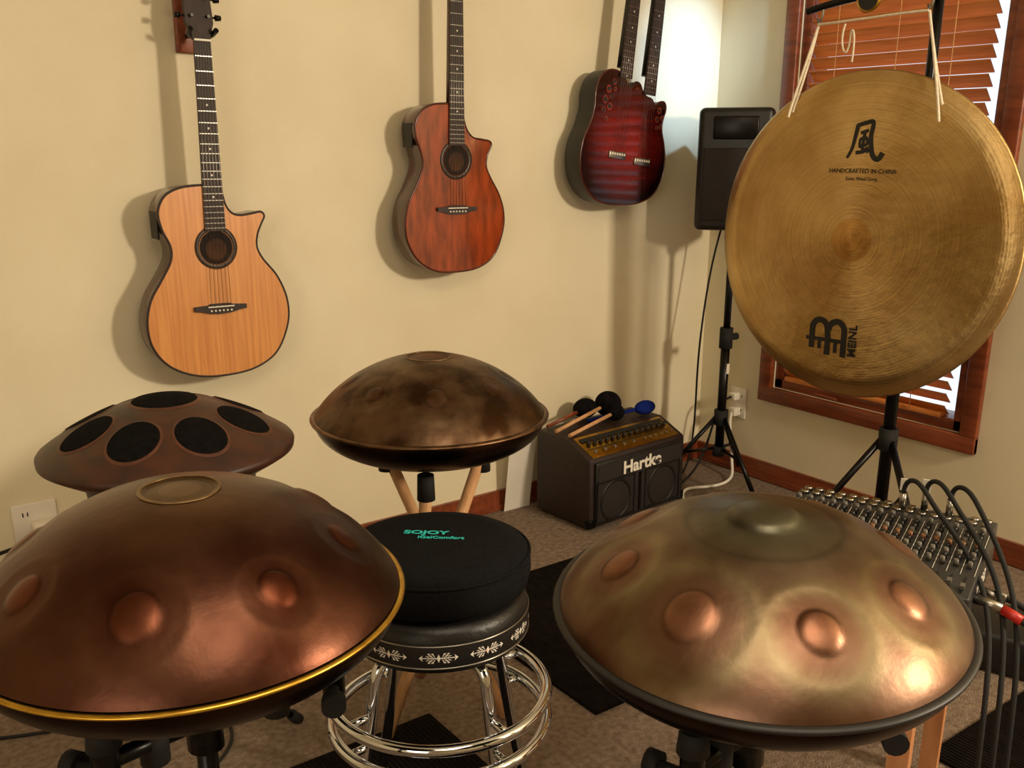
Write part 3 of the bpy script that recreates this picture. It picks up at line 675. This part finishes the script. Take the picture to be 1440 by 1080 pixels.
boxes('legs',B,pine,[((sx*(bw/2-.03),sy*(bd/2-.03),.241),(.036,.036,.482)) for sx in (-1,1) for sy in (-1,1)])
G=root('equipment_case',(-.62,-1.72,0),rz=math.radians(-70))
box('case_body',G,black,(0,0,.06),(.40,.22,.11),.012); boxes('latches',G,steel,[((-.1,-.113,.07),(.03,.006,.03)),((.1,-.113,.07),(.03,.006,.03))]); rods('feet',G,rubber,[((sx*.17,sy*.08,0),(sx*.17,sy*.08,.008),.012,.012) for sx in (-1,1) for sy in (-1,1)])

# ---------------------------------------------------------------- mats and floor cable
def ribmat():
    m=mat('ribbed_mat','#1c1512','#120d0b',rough=.95,scale=30,spec=.1)
    nt=m.node_tree;N=nt.nodes;L=nt.links;b=N['Principled BSDF']
    tc=N.new('ShaderNodeTexCoord'); wv=N.new('ShaderNodeTexWave'); wv.inputs['Scale'].default_value=28; wv.bands_direction='X'; L.new(tc.outputs['Object'],wv.inputs[0])
    bp=N.new('ShaderNodeBump'); bp.inputs['Strength'].default_value=.9; bp.inputs['Distance'].default_value=.01; L.new(wv.outputs['Fac'],bp.inputs['Height']); L.new(bp.outputs[0],b.inputs['Normal']); return m
rm=ribmat()
bevel(box('floor_mat',None,rm,(-1.40,-.90,.006),(.60,.74,.012)),.004)
bevel(box('floor_mat.001',None,rm,(-2.25,-1.58,.006),(.44,1.1,.012)),.004)
bevel(box('floor_mat.002',None,rm,(-.86,-2.15,.006),(.66,.62,.012)),.004)
tube('floor_cable',None,rubber,[(-3.1,-.4,.005),(-2.8,-.6,.005),(-2.55,-.55,.005),(-2.4,-.75,.005),(-2.5,-.95,.005),(-2.75,-1.0,.005),(-2.9,-1.2,.005)],.004)

# ---------------------------------------------------------------- lights
def area(name,loc,tgt,power,size,col,sy=None):
    l=bpy.data.lights.new(name,'AREA'); l.energy=power; l.color=col; l.size=size
    if sy: l.shape='RECTANGLE'; l.size_y=sy
    o=bpy.data.objects.new(name,l); COL.objects.link(o); o.location=loc
    o.rotation_euler=(Vector(tgt)-Vector(loc)).to_track_quat('-Z','Y').to_euler(); return o
area('key_lamp',(-.45,-4.1,1.95),(-1.8,0,1.1),80,.28,(1,.84,.63))
area('ceiling_fill',(-2.6,-2.9,2.5),(-2.6,-2.9,0),22,1.1,(1,.84,.64))  # soft overhead fill, added to lift the room's ambient level
area('left_fill_panel',(-4.9,-3.4,1.6),(-2.2,-1.0,.9),22,1.2,(1,.88,.72),1.4)  # added light panel for pan reflections and ambient; this wall has no window
l=bpy.data.lights.new('corner_fill_spot','SPOT'); l.energy=230; l.color=(.45,.70,1); l.spot_size=math.radians(22); l.spot_blend=1; l.shadow_soft_size=.05  # added indoor spot imitating the cool daylight band near the corner
o=bpy.data.objects.new('corner_fill_spot',l); COL.objects.link(o); o.location=(-.30,-1.5,2.5); o.rotation_euler=(Vector((-.20,0,1.62))-o.location).to_track_quat('-Z','Y').to_euler()
w=bpy.data.worlds.new('world'); S.world=w; w.use_nodes=True
bg=w.node_tree.nodes['Background']; bg.inputs[0].default_value=(.75,.88,1,1); bg.inputs[1].default_value=1.5

# ---------------------------------------------------------------- camera
c=bpy.data.cameras.new('camera'); co=bpy.data.objects.new('camera',c); COL.objects.link(co); S.camera=co
co.location=cam; c.sensor_width=36; c.lens=33.75; c.shift_y=60/1440; c.clip_start=.02
co.rotation_euler=(math.pi/2-.2881,0,-.6316)
